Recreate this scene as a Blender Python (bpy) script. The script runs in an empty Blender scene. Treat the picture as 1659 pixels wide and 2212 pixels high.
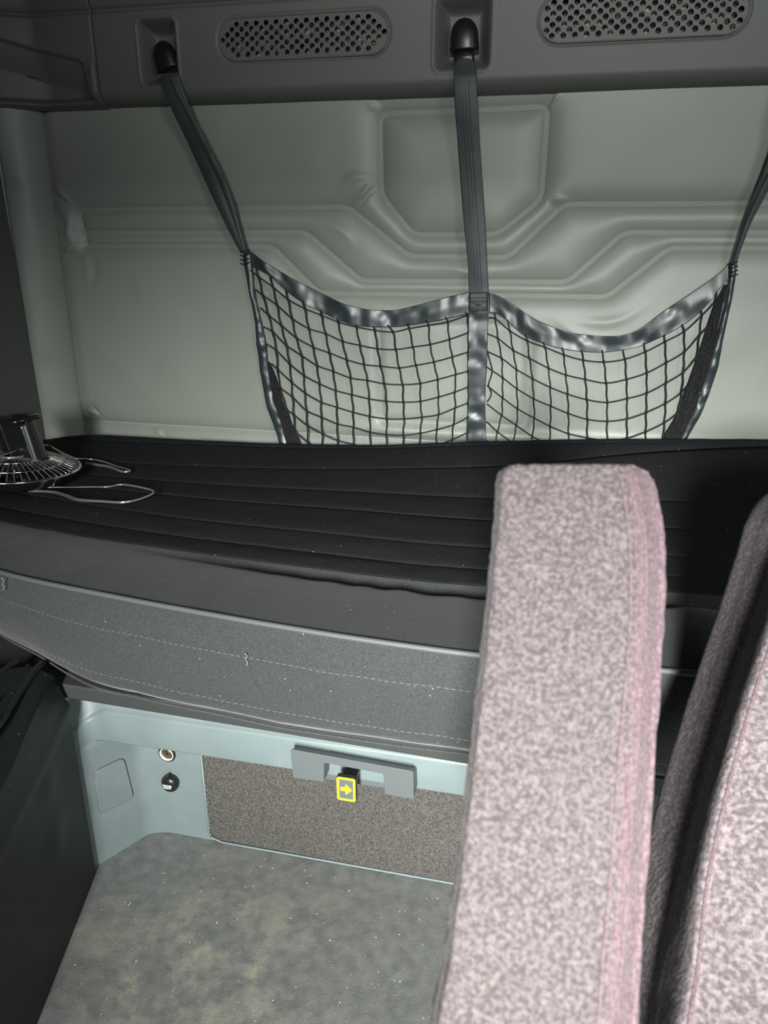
import bpy, bmesh, math, random
import numpy as np
from math import sin, cos, pi, radians, sqrt, exp
from mathutils import Vector, Matrix
random.seed(7); rng = np.random.default_rng(11)
S = bpy.context.scene; C = S.collection

# ------------------------------------------------------------ camera, light, exposure
PITCH, YAW, FPX = radians(20.3), radians(12.8), 1661.0
CAM = np.array([0.0, -1.75, 1.05])
rt = np.array([cos(YAW), sin(YAW), 0.0])
fw = np.array([-sin(YAW)*cos(PITCH), cos(YAW)*cos(PITCH), -sin(PITCH)])
up = np.cross(rt, fw)
cd = bpy.data.cameras.new('camera'); cam = bpy.data.objects.new('camera', cd); C.objects.link(cam)
cd.sensor_fit = 'VERTICAL'; cd.sensor_height = 36; cd.lens = FPX/2212*36; cd.clip_start = .02
M_ = Matrix(((rt[0], up[0], -fw[0], CAM[0]), (rt[1], up[1], -fw[1], CAM[1]), (rt[2], up[2], -fw[2], CAM[2]), (0, 0, 0, 1)))
cam.matrix_world = M_
cd.dof.use_dof = True; cd.dof.focus_distance = 1.45; cd.dof.aperture_fstop = 9.5
S.camera = cam
S.view_settings.view_transform = 'Standard'; S.view_settings.look = 'None'
S.view_settings.exposure = 0.0; S.view_settings.gamma = 1; S.view_settings.use_curve_mapping = False
W = bpy.data.worlds.new('world'); S.world = W; W.use_nodes = True
W.node_tree.nodes['Background'].inputs[0].default_value = (.75, .87, .9, 1)
W.node_tree.nodes['Background'].inputs[1].default_value = .10
def area(name, loc, target, sx, sy, power, col=(1, 1, 1), spread=180):
    l = bpy.data.lights.new(name, 'AREA'); l.shape = 'RECTANGLE'; l.size = sx; l.size_y = sy
    l.energy = power; l.color = col; l.spread = radians(spread)
    o = bpy.data.objects.new(name, l); C.objects.link(o); o.location = loc
    o.rotation_euler = (Vector(target)-Vector(loc)).to_track_quat('-Z', 'Y').to_euler()
    return o
area('windshield_daylight', (.12, -3.65, 1.55), (.0, 0, .42), .30, .70, 27, (.965, 1, .965), 46)
area('door_window_daylight', (1.5, -2.6, 1.5), (-.1, -.6, .25), .7, .5, 4, (.95, 1, 1), 75)

# ------------------------------------------------------------ helpers
def ray(px, py): return fw + rt*(px-829.5)/FPX + up*(1106-py)/FPX
def onP(px, py, p0, n):
    d = ray(px, py); t = np.dot(np.array(p0)-CAM, n)/np.dot(d, n); return CAM+d*t
def onY(px, py, y): return onP(px, py, (0, y, 0), np.array([0, 1., 0]))
def onZ(px, py, z): return onP(px, py, (0, 0, z), np.array([0, 0, 1.]))
def onD(px, py, dep): return CAM + ray(px, py)*dep
def root_loc(o):
    while o.parent: o = o.parent
    return np.array(o.location)
def tag(o, label=None, cat=None, group=None, kind=None):
    if label: o['label'] = label
    if cat: o['category'] = cat
    if group: o['group'] = group
    if kind: o['kind'] = kind
    return o
def thing(name, loc, label, cat, group=None):
    o = bpy.data.objects.new(name, None); C.objects.link(o); o.location = loc; o.empty_display_size = .05
    return tag(o, label, cat, group)
def link(name, me, mat, parent=None, smooth=True, origin=None):
    o = bpy.data.objects.new(name, me); C.objects.link(o)
    if mat: me.materials.append(mat)
    if parent:
        o.parent = parent; l = root_loc(parent)
        me.transform(Matrix.Translation(Vector(-l)))
    elif origin is not None:
        me.transform(Matrix.Translation(-Vector(origin))); o.location = origin
    if smooth:
        me.polygons.foreach_set('use_smooth', [True]*len(me.polygons))
    return o
def mesh(verts, faces, uv=None):
    me = bpy.data.meshes.new('m'); me.from_pydata([tuple(v) for v in verts], [], faces); me.update()
    return me
def gridmesh(P, closed=False, uvs=True, flip=False):
    n, m = P.shape[:2]; V = P.reshape(-1, 3)
    I = np.arange(n*m).reshape(n, m)
    if closed: I2 = np.concatenate([I, I[:, :1]], 1)
    else: I2 = I
    a = I2[:-1, :-1]; b = I2[1:, :-1]; c = I2[1:, 1:]; d = I2[:-1, 1:]
    F = np.stack([a, b, c, d] if not flip else [a, d, c, b], -1).reshape(-1, 4)
    me = bpy.data.meshes.new('m')
    me.vertices.add(len(V)); me.vertices.foreach_set('co', V.astype(np.float32).ravel())
    me.loops.add(F.size); me.loops.foreach_set('vertex_index', F.astype(np.int32).ravel())
    me.polygons.add(len(F)); me.polygons.foreach_set('loop_start', np.arange(0, F.size, 4, dtype=np.int32))
    me.update(calc_edges=True)
    if uvs:
        L = me.uv_layers.new(name='uv'); u = (F % m)/max(1, m-1); v = (F//m)/max(1, n-1)
        L.data.foreach_set('uv', np.stack([u, v], -1).astype(np.float32).ravel())
    me.validate()
    return me
def grid_obj(name, P, mat, parent=None, closed=False, flip=False, thick=0, kind=None):
    o = link(name, gridmesh(np.asarray(P, float), closed, True, flip), mat, parent)
    if thick:
        s = o.modifiers.new('s', 'SOLIDIFY'); s.thickness = thick; s.offset = 0
    if kind: o['kind'] = kind
    return o
def cr(pts, n):
    """resample a polyline smoothly (Catmull-Rom by arc length) to n points"""
    p = np.asarray(pts, float)
    if len(p) == 2: return p[0]+(p[1]-p[0])*np.linspace(0, 1, n)[:, None]
    q = np.vstack([2*p[0]-p[1], p, 2*p[-1]-p[-2]]); out = []
    for i in range(1, len(q)-2):
        for t in np.linspace(0, 1, 12, endpoint=False):
            a, b, c, d = q[i-1:i+3]
            out.append(.5*(2*b+(c-a)*t+(2*a-5*b+4*c-d)*t*t+(3*b-a-3*c+d)*t**3))
    out.append(p[-1]); out = np.array(out)
    s = np.r_[0, np.cumsum(np.linalg.norm(np.diff(out, axis=0), axis=1))]
    k = np.linspace(0, s[-1], n)
    return np.stack([np.interp(k, s, out[:, j]) for j in range(p.shape[1])], 1)
def resamp(p, n):
    p = np.asarray(p, float); s = np.r_[0, np.cumsum(np.linalg.norm(np.diff(p, axis=0), axis=1))]
    k = np.linspace(0, s[-1], n); return np.stack([np.interp(k, s, p[:, j]) for j in range(p.shape[1])], 1)
def tubeP(P, r, seg=8, flat=1.0, nrm=None):
    P = np.asarray(P, float); n = len(P); T = np.gradient(P, axis=0); T /= np.linalg.norm(T, axis=1)[:, None]+1e-12
    N = np.zeros_like(P); ref = np.array([0, 0, 1.]) if abs(T[0][2]) < .9 else np.array([1., 0, 0])
    v = np.cross(T[0], ref); v /= np.linalg.norm(v)
    for i in range(n):
        v = v-T[i]*np.dot(v, T[i]); v /= np.linalg.norm(v)+1e-12; N[i] = v
    B = np.cross(T, N); a = np.linspace(0, 2*pi, seg, endpoint=False)
    r = np.broadcast_to(r, (n,))
    return P[:, None]+(N[:, None]*np.cos(a)[None, :, None]+B[:, None]*np.sin(a)[None, :, None]*flat)*r[:, None, None]
class MB:
    """collects pieces that belong to ONE part"""
    def __init__(s): s.v = []; s.f = []
    def add(s, V, F):
        o = len(s.v); s.v += [tuple(x) for x in V]; s.f += [tuple(i+o for i in f) for f in F]; return s
    def grid(s, P, closed=False, caps=False):
        n, m = P.shape[:2]; F = []
        for i in range(n-1):
            for j in range(m if closed else m-1):
                F.append((i*m+j, i*m+(j+1) % m, (i+1)*m+(j+1) % m, (i+1)*m+j))
        if caps: F.append(tuple(range(m))[::-1]); F.append(tuple((n-1)*m+j for j in range(m)))
        return s.add(P.reshape(-1, 3), F)
    def tube(s, P, r, seg=8, flat=1.0): return s.grid(tubeP(P, r, seg, flat), True, True)
    def box(s, a, b):
        x0, y0, z0 = a; x1, y1, z1 = b
        V = [(x0,y0,z0),(x1,y0,z0),(x1,y1,z0),(x0,y1,z0),(x0,y0,z1),(x1,y0,z1),(x1,y1,z1),(x0,y1,z1)]
        return s.add(V, [(0,3,2,1),(4,5,6,7),(0,1,5,4),(1,2,6,5),(2,3,7,6),(3,0,4,7)])
    def build(s, name, mat, parent=None, bevel=0, smooth=True, fix=True, origin=None):
        me = mesh(s.v, s.f)
        if fix:
            bm = bmesh.new(); bm.from_mesh(me); bmesh.ops.recalc_face_normals(bm, faces=bm.faces); bm.to_mesh(me); bm.free()
        o = link(name, me, mat, parent, smooth, origin)
        if bevel:
            b = o.modifiers.new('b', 'BEVEL'); b.width = bevel; b.segments = 3; b.limit_method = 'ANGLE'
            w = o.modifiers.new('w', 'WEIGHTED_NORMAL')
        return o
def rrect(x0, z0, x1, z1, r, k=6):
    out = []
    for cx, cz, a0 in ((x1-r, z1-r, 0), (x0+r, z1-r, 90), (x0+r, z0+r, 180), (x1-r, z0+r, 270)):
        for i in range(k+1):
            a = radians(a0+90*i/k); out.append((cx+r*cos(a), cz+r*sin(a)))
    return out
def prism(mb, poly, f0, f1):
    """extrude a 2D outline between two mapping functions (x,z)->xyz"""
    n = len(poly); V = [f0(*p) for p in poly]+[f1(*p) for p in poly]
    F = [tuple(range(n)), tuple(range(n, 2*n))[::-1]]+[(i, (i+1) % n, n+(i+1) % n, n+i) for i in range(n)]
    return mb.add(V, F)
def rpoly(p, r, k=5):
    p = np.array(p); out = []; n = len(p)
    for i in range(n):
        a = p[i-1]-p[i]; b = p[(i+1) % n]-p[i]; A = p[i]+a/np.linalg.norm(a)*r; B = p[i]+b/np.linalg.norm(b)*r
        for t in np.linspace(0, 1, k+1): out.append(tuple((1-t)**2*A+2*t*(1-t)*p[i]+t*t*B))
    return out
def ss(a, b, x):
    t = np.clip((np.asarray(x, float)-a)/(b-a), 0, 1); return t*t*(3-2*t)
def vnoise(shape_xy, scale, seed=0):
    """smooth value noise evaluated at arrays X,Y"""
    X, Y = shape_xy; r = np.random.default_rng(seed); G = r.random((256, 256))
    x = X/scale; y = Y/scale; xi = np.floor(x).astype(int); yi = np.floor(y).astype(int)
    fx = x-xi; fy = y-yi; fx = fx*fx*(3-2*fx); fy = fy*fy*(3-2*fy)
    g = lambda a, b: G[a % 256, b % 256]
    return (g(xi, yi)*(1-fx)+g(xi+1, yi)*fx)*(1-fy)+(g(xi, yi+1)*(1-fx)+g(xi+1, yi+1)*fx)*fy - .5
def segdist(X, Z, pts):
    D = np.full(X.shape, 9.)
    for (a, b) in zip(pts[:-1], pts[1:]):
        dx, dz = b[0]-a[0], b[1]-a[1]; L = dx*dx+dz*dz+1e-12
        t = np.clip(((X-a[0])*dx+(Z-a[1])*dz)/L, 0, 1)
        D = np.minimum(D, np.hypot(X-a[0]-t*dx, Z-a[1]-t*dz))
    return D

# ------------------------------------------------------------ materials
def mat(name, col, rough=.6, metal=0, bumps=(), col2=None, cscale=50, cramp=(.4, .6), spec=.5, coord='Object',
        fleck=None, sheen=0, stretch=None, extra=None, coat=0):
    m = bpy.data.materials.new(name); m.use_nodes = True; N = m.node_tree.nodes; L = m.node_tree.links
    b = N['Principled BSDF']; b.inputs['Base Color'].default_value = (*col, 1); b.inputs['Roughness'].default_value = rough
    b.inputs['Metallic'].default_value = metal; b.inputs['Specular IOR Level'].default_value = spec
    b.inputs['Coat Weight'].default_value = coat
    if sheen: b.inputs['Sheen Weight'].default_value = sheen; b.inputs['Sheen Roughness'].default_value = .4
    tc = N.new('ShaderNodeTexCoord'); src = tc.outputs[coord]
    if stretch:
        mp = N.new('ShaderNodeMapping'); mp.inputs['Scale'].default_value = stretch; L.new(src, mp.inputs[0]); src = mp.outputs[0]
    cur = None
    if col2:
        n = N.new('ShaderNodeTexNoise'); n.inputs['Scale'].default_value = cscale; n.inputs['Detail'].default_value = 3; L.new(src, n.inputs['Vector'])
        r = N.new('ShaderNodeValToRGB'); r.color_ramp.elements[0].position = cramp[0]; r.color_ramp.elements[1].position = cramp[1]
        r.color_ramp.elements[0].color = (*col, 1); r.color_ramp.elements[1].color = (*col2, 1)
        L.new(n.outputs['Fac'], r.inputs[0]); cur = r.outputs[0]
    for (fc, fs, th) in (fleck or ()):
        n = N.new('ShaderNodeTexVoronoi'); n.inputs['Scale'].default_value = fs; L.new(src, n.inputs['Vector'])
        # only some cells get a speck: compare the cell's random colour
        sp = N.new('ShaderNodeSeparateColor'); L.new(n.outputs['Color'], sp.inputs[0])
        c1 = N.new('ShaderNodeMath'); c1.operation = 'LESS_THAN'; c1.inputs[1].default_value = th; L.new(sp.outputs[0], c1.inputs[0])
        c2 = N.new('ShaderNodeMath'); c2.operation = 'LESS_THAN'; L.new(n.outputs['Distance'], c2.inputs[0])
        c3 = N.new('ShaderNodeMath'); c3.operation = 'MULTIPLY'; c3.inputs[1].default_value = .30; L.new(sp.outputs[1], c3.inputs[0]); L.new(c3.outputs[0], c2.inputs[1])
        mu = N.new('ShaderNodeMath'); mu.operation = 'MULTIPLY'; L.new(c1.outputs[0], mu.inputs[0]); L.new(c2.outputs[0], mu.inputs[1])
        mx = N.new('ShaderNodeMix'); mx.data_type = 'RGBA'; L.new(mu.outputs[0], mx.inputs[0])
        if cur: L.new(cur, mx.inputs[6])
        else: mx.inputs[6].default_value = (*col, 1)
        mx.inputs[7].default_value = (*fc, 1); cur = mx.outputs[2]
    if cur: L.new(cur, b.inputs['Base Color'])
    prev = None
    for (kind, sc, st, dist) in bumps:
        if kind == 'noise': n = N.new('ShaderNodeTexNoise'); n.inputs['Detail'].default_value = 4; o = n.outputs['Fac']
        elif kind == 'vor': n = N.new('ShaderNodeTexVoronoi'); o = n.outputs['Distance']
        else: n = N.new('ShaderNodeTexWave'); o = n.outputs['Fac']; n.bands_direction = kind
        n.inputs['Scale'].default_value = sc; L.new(src, n.inputs['Vector'])
        bp = N.new('ShaderNodeBump'); bp.inputs['Strength'].default_value = st; bp.inputs['Distance'].default_value = dist
        L.new(o, bp.inputs['Height'])
        if prev: L.new(prev, bp.inputs['Normal'])
        prev = bp.outputs[0]
    if prev: L.new(prev, b.inputs['Normal'])
    return m
M = {}
M['vinyl'] = mat('grey_vinyl', (.275, .288, .255), .44, bumps=(('noise', 900, .25, .0006), ('noise', 60, .12, .002)), spec=.55)
M['piping'] = mat('vinyl_piping', (.32, .335, .305), .38, bumps=(('noise', 900, .2, .0004),))
M['plastic'] = mat('grained_grey_plastic', (.118, .122, .113), .5, bumps=(('noise', 700, .35, .0008),))
M['plastic_d'] = mat('dark_plastic', (.02, .021, .021), .42, bumps=(('noise', 600, .2, .0004),))
M['black'] = mat('black_plastic', (.012, .012, .012), .32)
M['webbing'] = mat('grey_green_webbing', (.042, .054, .055), .5, bumps=(('noise', 1200, .3, .0005),), sheen=.2)
M['band'] = mat('satin_black_band', (.024, .034, .037), .38, bumps=(('noise', 1400, .12, .0003),), spec=.75)
M['cord'] = mat('black_cord', (.008, .009, .009), .6, bumps=(('noise', 1800, .5, .0006),))
M['bunch'] = mat('gathered_black_net', (.018, .018, .018), .7, bumps=(('vor', 420, 1, .004), ('noise', 150, .6, .004)))
M['velour'] = mat('black_velour', (.010, .0103, .0115), .92, col2=(.018, .0183, .0205), cscale=900, spec=.15, bumps=(('noise', 1100, .5, .0008), ('noise', 22, .25, .006)),
                  fleck=(((.4, .4, .38), 330, .012),), sheen=.0)
M['velour_f'] = mat('dusty_black_velour', (.024, .025, .027), .92, col2=(.062, .063, .066), cscale=700, cramp=(.38, .68), bumps=(('noise', 1100, .6, .001), ('noise', 16, .3, .01)),
                    fleck=(((.35, .34, .32), 300, .014),), sheen=.25)
M['thread'] = mat('pale_thread', (.20, .20, .195), .7)
M['velour_m'] = mat('lit_worn_velour', (.017, .0172, .019), .92, col2=(.036, .036, .0385), cscale=700, bumps=(('noise', 1100, .5, .0008), ('noise', 18, .3, .008)), fleck=(((.4, .4, .38), 330, .012),), sheen=.12)  # same velour as the top, lightened for light on the worn front border
M['vpipe'] = mat('cord_piping', (.10, .105, .10), .45, bumps=(('noise', 1500, .5, .0008),))
M['bluegrey'] = mat('blue_grey_moulding', (.195, .236, .236), .43, bumps=(('noise', 420, .3, .001), ('noise', 30, .08, .004)), col2=(.172, .212, .214), cscale=9, spec=.5)
M['gap'] = mat('dark_steel', (.045, .047, .046), .5)
M['handle'] = mat('slate_plastic', (.115, .127, .13), .42, bumps=(('noise', 700, .15, .0005),))
M['carpet'] = mat('brown_grey_carpet', (.085, .078, .07), .95, col2=(.21, .195, .175), cscale=620, cramp=(.38, .66),
                  bumps=(('Z', 95, .6, .003), ('noise', 500, 1, .003)), fleck=(((.6, .58, .55), 260, .02),), stretch=(1, 1, 1.6))
M['white'] = mat('white_print', (.8, .8, .78), .6)
M['yellow'] = mat('yellow_paint', (.68, .60, .02), .45)
M['chrome'] = mat('chrome', (.75, .75, .73), .12, metal=1)
M['brass'] = mat('worn_metal', (.16, .13, .09), .4, metal=.8, bumps=(('noise', 400, .5, .001),))
M['cream'] = mat('cream_ring', (.75, .72, .62), .35)
M['smoke'] = mat('smoky_black_gloss', (.012, .012, .013), .08, spec=.7)
M['wire'] = mat('clear_coated_wire', (.62, .60, .57), .2, metal=.8, spec=.8)
M['foil'] = mat('dark_foil', (.10, .10, .095), .3, col2=(.7, .68, .6), cscale=45, cramp=(.5, .66), bumps=(('noise', 120, 1, .01),), metal=.4)
M['side'] = mat('matt_black_panel', (.010, .0125, .0125), .45, spec=.35, bumps=(('noise', 300, .12, .0006),), fleck=(((.3, .3, .28), 330, .02),))
def floor_mat():
    m = mat('grey_rubber_mat', (.135, .137, .131), .62, col2=(.205, .206, .197), cscale=45, cramp=(.3, .7),
            bumps=(('noise', 350, .5, .0012),), fleck=(((.75, .75, .7), 230, .05), ((.45, .43, .38), 420, .12)))
    N = m.node_tree.nodes; L = m.node_tree.links; b = N['Principled BSDF']
    src = b.inputs['Base Color'].links[0].from_socket
    tc = N.new('ShaderNodeTexCoord'); n = N.new('ShaderNodeTexNoise'); n.inputs['Scale'].default_value = 9; n.inputs['Detail'].default_value = 9; n.inputs['Roughness'].default_value = .72
    L.new(tc.outputs['Object'], n.inputs['Vector'])
    r = N.new('ShaderNodeValToRGB'); r.color_ramp.elements[0].position = .47; r.color_ramp.elements[1].position = .66
    # the mud stain lies in front of the bunk
    d = N.new('ShaderNodeVectorMath'); d.operation = 'DISTANCE'; d.inputs[1].default_value = (-.46, -1.02, 0); L.new(tc.outputs['Object'], d.inputs[0])
    mr = N.new('ShaderNodeMapRange'); mr.inputs[1].default_value = .08; mr.inputs[2].default_value = .30; mr.inputs[3].default_value = 1; mr.inputs[4].default_value = 0
    L.new(d.outputs['Value'], mr.inputs[0]); L.new(n.outputs['Fac'], r.inputs[0])
    mu = N.new('ShaderNodeMath'); mu.operation = 'MULTIPLY'; L.new(r.outputs[0], mu.inputs[0]); L.new(mr.outputs[0], mu.inputs[1])
    mx = N.new('ShaderNodeMix'); mx.data_type = 'RGBA'; L.new(mu.outputs[0], mx.inputs[0]); L.new(src, mx.inputs[6]); mx.inputs[7].default_value = (.36, .345, .265, 1)
    L.new(mx.outputs[2], b.inputs['Base Color']); return m
M['floor'] = floor_mat()
M['tweed'] = mat('mauve_velour', (.052, .042, .043), .95, col2=(.150, .121, .123), cscale=380, cramp=(.38, .74), bumps=(('noise', 260, .5, .002),), sheen=.06)
M['tweed_rib'] = mat('pink_mauve_ribbed', (.092, .058, .067), .9, col2=(.165, .112, .124), cscale=400, cramp=(.40, .66), bumps=(('noise', 400, .5, .002),), sheen=.1)
M['tweed_d'] = mat('plum_velour', (.085, .066, .073), .95, col2=(.21, .17, .178), cscale=250, cramp=(.40, .66), bumps=(('noise', 240, .5, .002),), sheen=.06)

# ------------------------------------------------------------ back wall: quilted vinyl
def wxz(L, y=0):
    o = [onY(px, py, y) for px, py in L]; return [(p[0], p[2]) for p in o]
def rounded(pts, r=.012, k=4):
    """round the corners of an x,z polyline"""
    p = np.array(pts); out = [p[0]]
    for i in range(1, len(p)-1):
        a = p[i-1]-p[i]; b = p[i+1]-p[i]; la, lb = np.linalg.norm(a), np.linalg.norm(b); rr = min(r, la*.45, lb*.45)
        A = p[i]+a/la*rr; B = p[i]+b/lb*rr
        for t in np.linspace(0, 1, k+1): out.append((1-t)**2*A+2*t*(1-t)*p[i]+t*t*B)
    out.append(p[-1]); return np.array(out)
SEAMS = [
 wxz([(188, 532), (172, 453), (752, 447), (884, 553), (1098, 556), (1220, 441), (1900, 438)]),
 wxz([(181, 503), (662, 502), (780, 606), (1226, 609), (1348, 502), (1900, 503)]),
 wxz([(188, 532), (590, 533), (690, 633), (1312, 641), (1445, 536), (1900, 537)]),
 wxz([(1000, 240), (822, 246), (825, 422), (893, 507), (1076, 506), (1170, 430), (1184, 230), (1000, 240)]),
 wxz([(185, 910), (236, 909), (480, 926), (842, 950), (1659, 985)]),
 wxz([(950, 687), (818, 694), (826, 906), (1136, 920), (1148, 700), (1062, 683), (950, 687)]),
]
SEAMS[4] = [(-1.21, .574), (-1.14, .576), (-.4, .575), (.62, .575)]
def loopfix(s):
    return s
RS = [rounded(s, .016 if i < 3 else .02) for i, s in enumerate(SEAMS)]
BW = (-1.215, .70)
xs = np.linspace(BW[0], BW[1], 640); zs = np.linspace(.40, 1.36, 330)
X, Z = np.meshgrid(xs, zs)
D = np.full(X.shape, 9.)
for s in RS[:5]: D = np.minimum(D, segdist(X, Z, s))
def blur(A, k, it=2):
    for _ in range(it):
        for ax in (0, 1):
            B = np.pad(A, [(k, k) if a_ == ax else (0, 0) for a_ in (0, 1)], 'edge'); c_ = np.cumsum(B, ax)
            c_ = np.concatenate([np.zeros_like(np.take(c_, [0], ax)), c_], ax); n_ = A.shape[ax]
            A = (np.take(c_, range(2*k+1, 2*k+1+n_), ax)-np.take(c_, range(0, n_), ax))/(2*k+1)
    return A
H = blur(.016*(1-np.exp(-D/.020)), 3)-.0045*np.exp(-(D/.007)**2)
D5 = segdist(X, Z, RS[5]); H -= .006*np.exp(-(D5/.011)**2)
H += .004*(vnoise((X, Z), .16, 1)+.5*vnoise((X, Z), .07, 2))
# top and left roll-off, the lower edge bulge under the box
H += .010*np.exp(-((Z-.598)/.016)**2)*ss(-.55, -.35, X)
H -= .012*ss(-1.165, -1.215, X)
WR = [((117, 408), (168, 450), 6, .006), ((128, 420), (160, 452), 5, -.006), ((150, 462), (168, 528), 9, .008), ((134, 547), (178, 534), 5, .007), ((137, 556), (185, 541), 5, -.006),
      ((120, 440), (160, 500), 9, -.004), ((190, 875), (223, 902), 4, .007), ((200, 872), (236, 903), 4, -.006), ((330, 925), (360, 940), 5, .006), ((345, 925), (372, 938), 5, -.005),
      ((767, 428), (805, 398), 6, .006), ((775, 440), (815, 412), 5, -.005), ((745, 400), (800, 380), 8, .004), ((1176, 226), (1204, 200), 5, -.008), ((1184, 232), (1212, 206), 6, .007),
      ((1196, 425), (1225, 440), 5, .005), ((1188, 436), (1212, 452), 5, -.005), ((824, 236), (808, 212), 8, -.003), ((818, 240), (800, 222), 8, .003),
      ((540, 560), (640, 640), 10, .006), ((560, 620), (600, 640), 8, .004), ((700, 640), (820, 660), 12, .004), ((1200, 690), (1330, 730), 10, .004), ((1250, 700), (1380, 660), 9, .004),
      ((180, 545), (200, 600), 8, .003), ((205, 560), (210, 620), 8, -.003), ((960, 590), (1060, 585), 9, .004), ((700, 470), (760, 530), 9, .004)]
for a, b, w, amp in WR:
    (x0, z0), (x1, z1) = wxz([a, b]); w *= .00105
    lx, lz = x1-x0, z1-z0; ll = math.hypot(lx, lz); q = ((X-x0)*lx+(Z-z0)*lz)/ll/ll; v = ((X-x0)*-lz+(Z-z0)*lx)/ll
    v = v+.12*ll*np.sin(q*3+a[0]); H += amp*.75*np.exp(-(v/(w*1.1))**2)*np.exp(-((q-.5)/.42)**2)
P = np.stack([X, -H, Z], -1)
wall = grid_obj('wall_back', P, M['vinyl'], None, flip=True, thick=0, kind='structure')
s = wall.modifiers.new('s', 'SOLIDIFY'); s.thickness = .02; s.offset = -1
def hgt(x, z):
    i = np.clip(np.searchsorted(zs, z), 0, len(zs)-1); j = np.clip(np.searchsorted(xs, x), 0, len(xs)-1); return H[i, j]
def seam_band(pts, width=.0105, lines=3, lift=.0018):
    p = resamp(pts, max(20, int(np.sum(np.linalg.norm(np.diff(pts, axis=0), axis=1))/.006)))
    T = np.gradient(p, axis=0); T /= np.linalg.norm(T, axis=1)[:, None]; Nn = np.stack([-T[:, 1], T[:, 0]], 1)
    K = 3*6+1; u = np.linspace(-1, 1, K); prof = lift*np.abs(np.sin(pi*(u+1)/2*lines))+.0006
    prof[0] = prof[-1] = -.002
    G = np.zeros((len(p), K, 3))
    for k in range(K):
        q = p+Nn*u[k]*width/2
        y = [-hgt(a, b) for a, b in p]
        G[:, k, 0] = q[:, 0]; G[:, k, 2] = q[:, 1]; G[:, k, 1] = np.array(y)-prof[k]
    return G
for i, s in enumerate(RS):
    if i == 4: G = seam_band(s, .006, 1)
    elif i == 5: G = seam_band(s, .009, 2, .0014)
    else: G = seam_band(s)
    grid_obj('seam_piping', G, M['piping'], wall, flip=False)

# left wall and the padded corner column
n = 60; zz = np.linspace(-.01, 1.63, n); yy = np.linspace(.0, -2.35, 60)
PL = np.zeros((n, 60, 3)); PL[..., 0] = -1.283; PL[..., 1] = yy[None]; PL[..., 2] = zz[:, None]
wl = grid_obj('wall_left', PL, mat('grey_side_trim', (.10, .105, .10), .6, bumps=(('noise', 700, .2, .0005),)), None, kind='structure', thick=0)
wl.modifiers.new('s', 'SOLIDIFY').thickness = -.015
n = 130; zz = np.linspace(.44, 1.302, n); m = 40; G = np.zeros((n, m, 3)); a = np.linspace(0, 1, m)
for i, z in enumerate(zz):
    f = (z-.45)/.86
    A = np.array([-1.203+.006*f, -.004]); B = np.array([-1.278+.012*f, -.075-.01*f])
    base = A+(B-A)*a[:, None]; nv = np.array([.69, -.72])
    dent = .004*exp(-((z-1.14)/.012)**2)*ss(.5, 1, a)
    h = .020*np.power(np.sin(pi*np.clip(a, 0, 1)), .55)+.003*vnoise((a*.1, np.full(m, z)), .06, 4)-dent
    G[i, :, :2] = base+nv*h[:, None]; G[i, :, 2] = z
col = grid_obj('padded_corner_column', G, M['vinyl'], None, flip=False)
tag(col, 'tall padded grey vinyl corner column at the left end of the quilted wall', 'corner padding')
MB().tube([(-1.279+.012*f, -.079-.01*f, .45+.86*f) for f in np.linspace(0, .985, 20)], .0035).build('edge_piping', M['piping'], col)

# ------------------------------------------------------------ header with recesses
HY = -.055
def hx(px, py): p = onY(px, py, HY); return p[0], p[2]
ZB = 1.297
def capsule_d(X, Z, x0, x1, zc, r):
    xx = np.clip(X, x0+r, x1-r); return np.hypot(X-xx, Z-zc)-r
def rr_d(X, Z, x0, z0, x1, z1, r):
    cx, cz = (x0+x1)/2, (z0+z1)/2; hx_, hz_ = (x1-x0)/2-r, (z1-z0)/2-r
    qx = np.abs(X-cx)-hx_; qz = np.abs(Z-cz)-hz_
    return np.hypot(np.maximum(qx, 0), np.maximum(qz, 0))+np.minimum(np.maximum(qx, qz), 0)-r
RECS = [(-.914, 1.333, -.828, 1.456), (-.284, 1.338, -.176, 1.462), (.372, 1.338, .48, 1.462)]
GR = [(-.735, -.373, 1.4095, .0405), (-.088, .283, 1.4145, .0415)]
def header(x0, x1, nx, fn=None):
    xs_ = np.linspace(x0, x1, nx); zs_ = np.concatenate([np.linspace(ZB, ZB+.034, 16)[:-1], np.linspace(ZB+.034, 1.62, 110)])
    Xh, Zh = np.meshgrid(xs_, zs_)
    t = np.clip((Zh-ZB)/.030, 0, 1)
    dep = .050*np.sqrt(np.clip(1-(1-t)**2, 0, 1))+.006
    dep = dep - .007*np.exp(-((Zh-1.4765)/.0035)**2)-.005*np.exp(-((Xh+1.018)/.002)**2)+.006*ss(1.477, 1.50, Zh)
    for (a, b, c, d) in RECS:
        q = rr_d(Xh, Zh, a, b, c, d, .014); dep -= .042*ss(.002, -.026, q)
        dep += .0015*np.exp(-((q-.003)/.003)**2)
    for (a, b, zc, r) in GR:
        q = capsule_d(Xh, Zh, a, b, zc, r)
        dep -= .003*np.exp(-(q/.0022)**2); dep -= .03*ss(-.003, -.006, q)
    if fn is not None: dep = fn(Xh, Zh, dep)
    P_ = np.stack([Xh, -dep, Zh], -1); L0 = P_[:, :1].copy(); L1 = P_[:, -1:].copy(); L0[..., 1] = L1[..., 1] = .0   # returns at both ends
    return np.concatenate([L0, P_, L1], 1)
hp = thing('overhead_panel', (-.2, HY, ZB), 'wide grained grey plastic header panel above the quilted wall, holding grilles', 'overhead panel')
def back(o, d=.01):
    s = o.modifiers.new('s', 'SOLIDIFY'); s.thickness = d; s.offset = -1
o = grid_obj('panel_shell', header(-1.018, .70, 860), M['plastic'], hp, flip=True)
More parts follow.
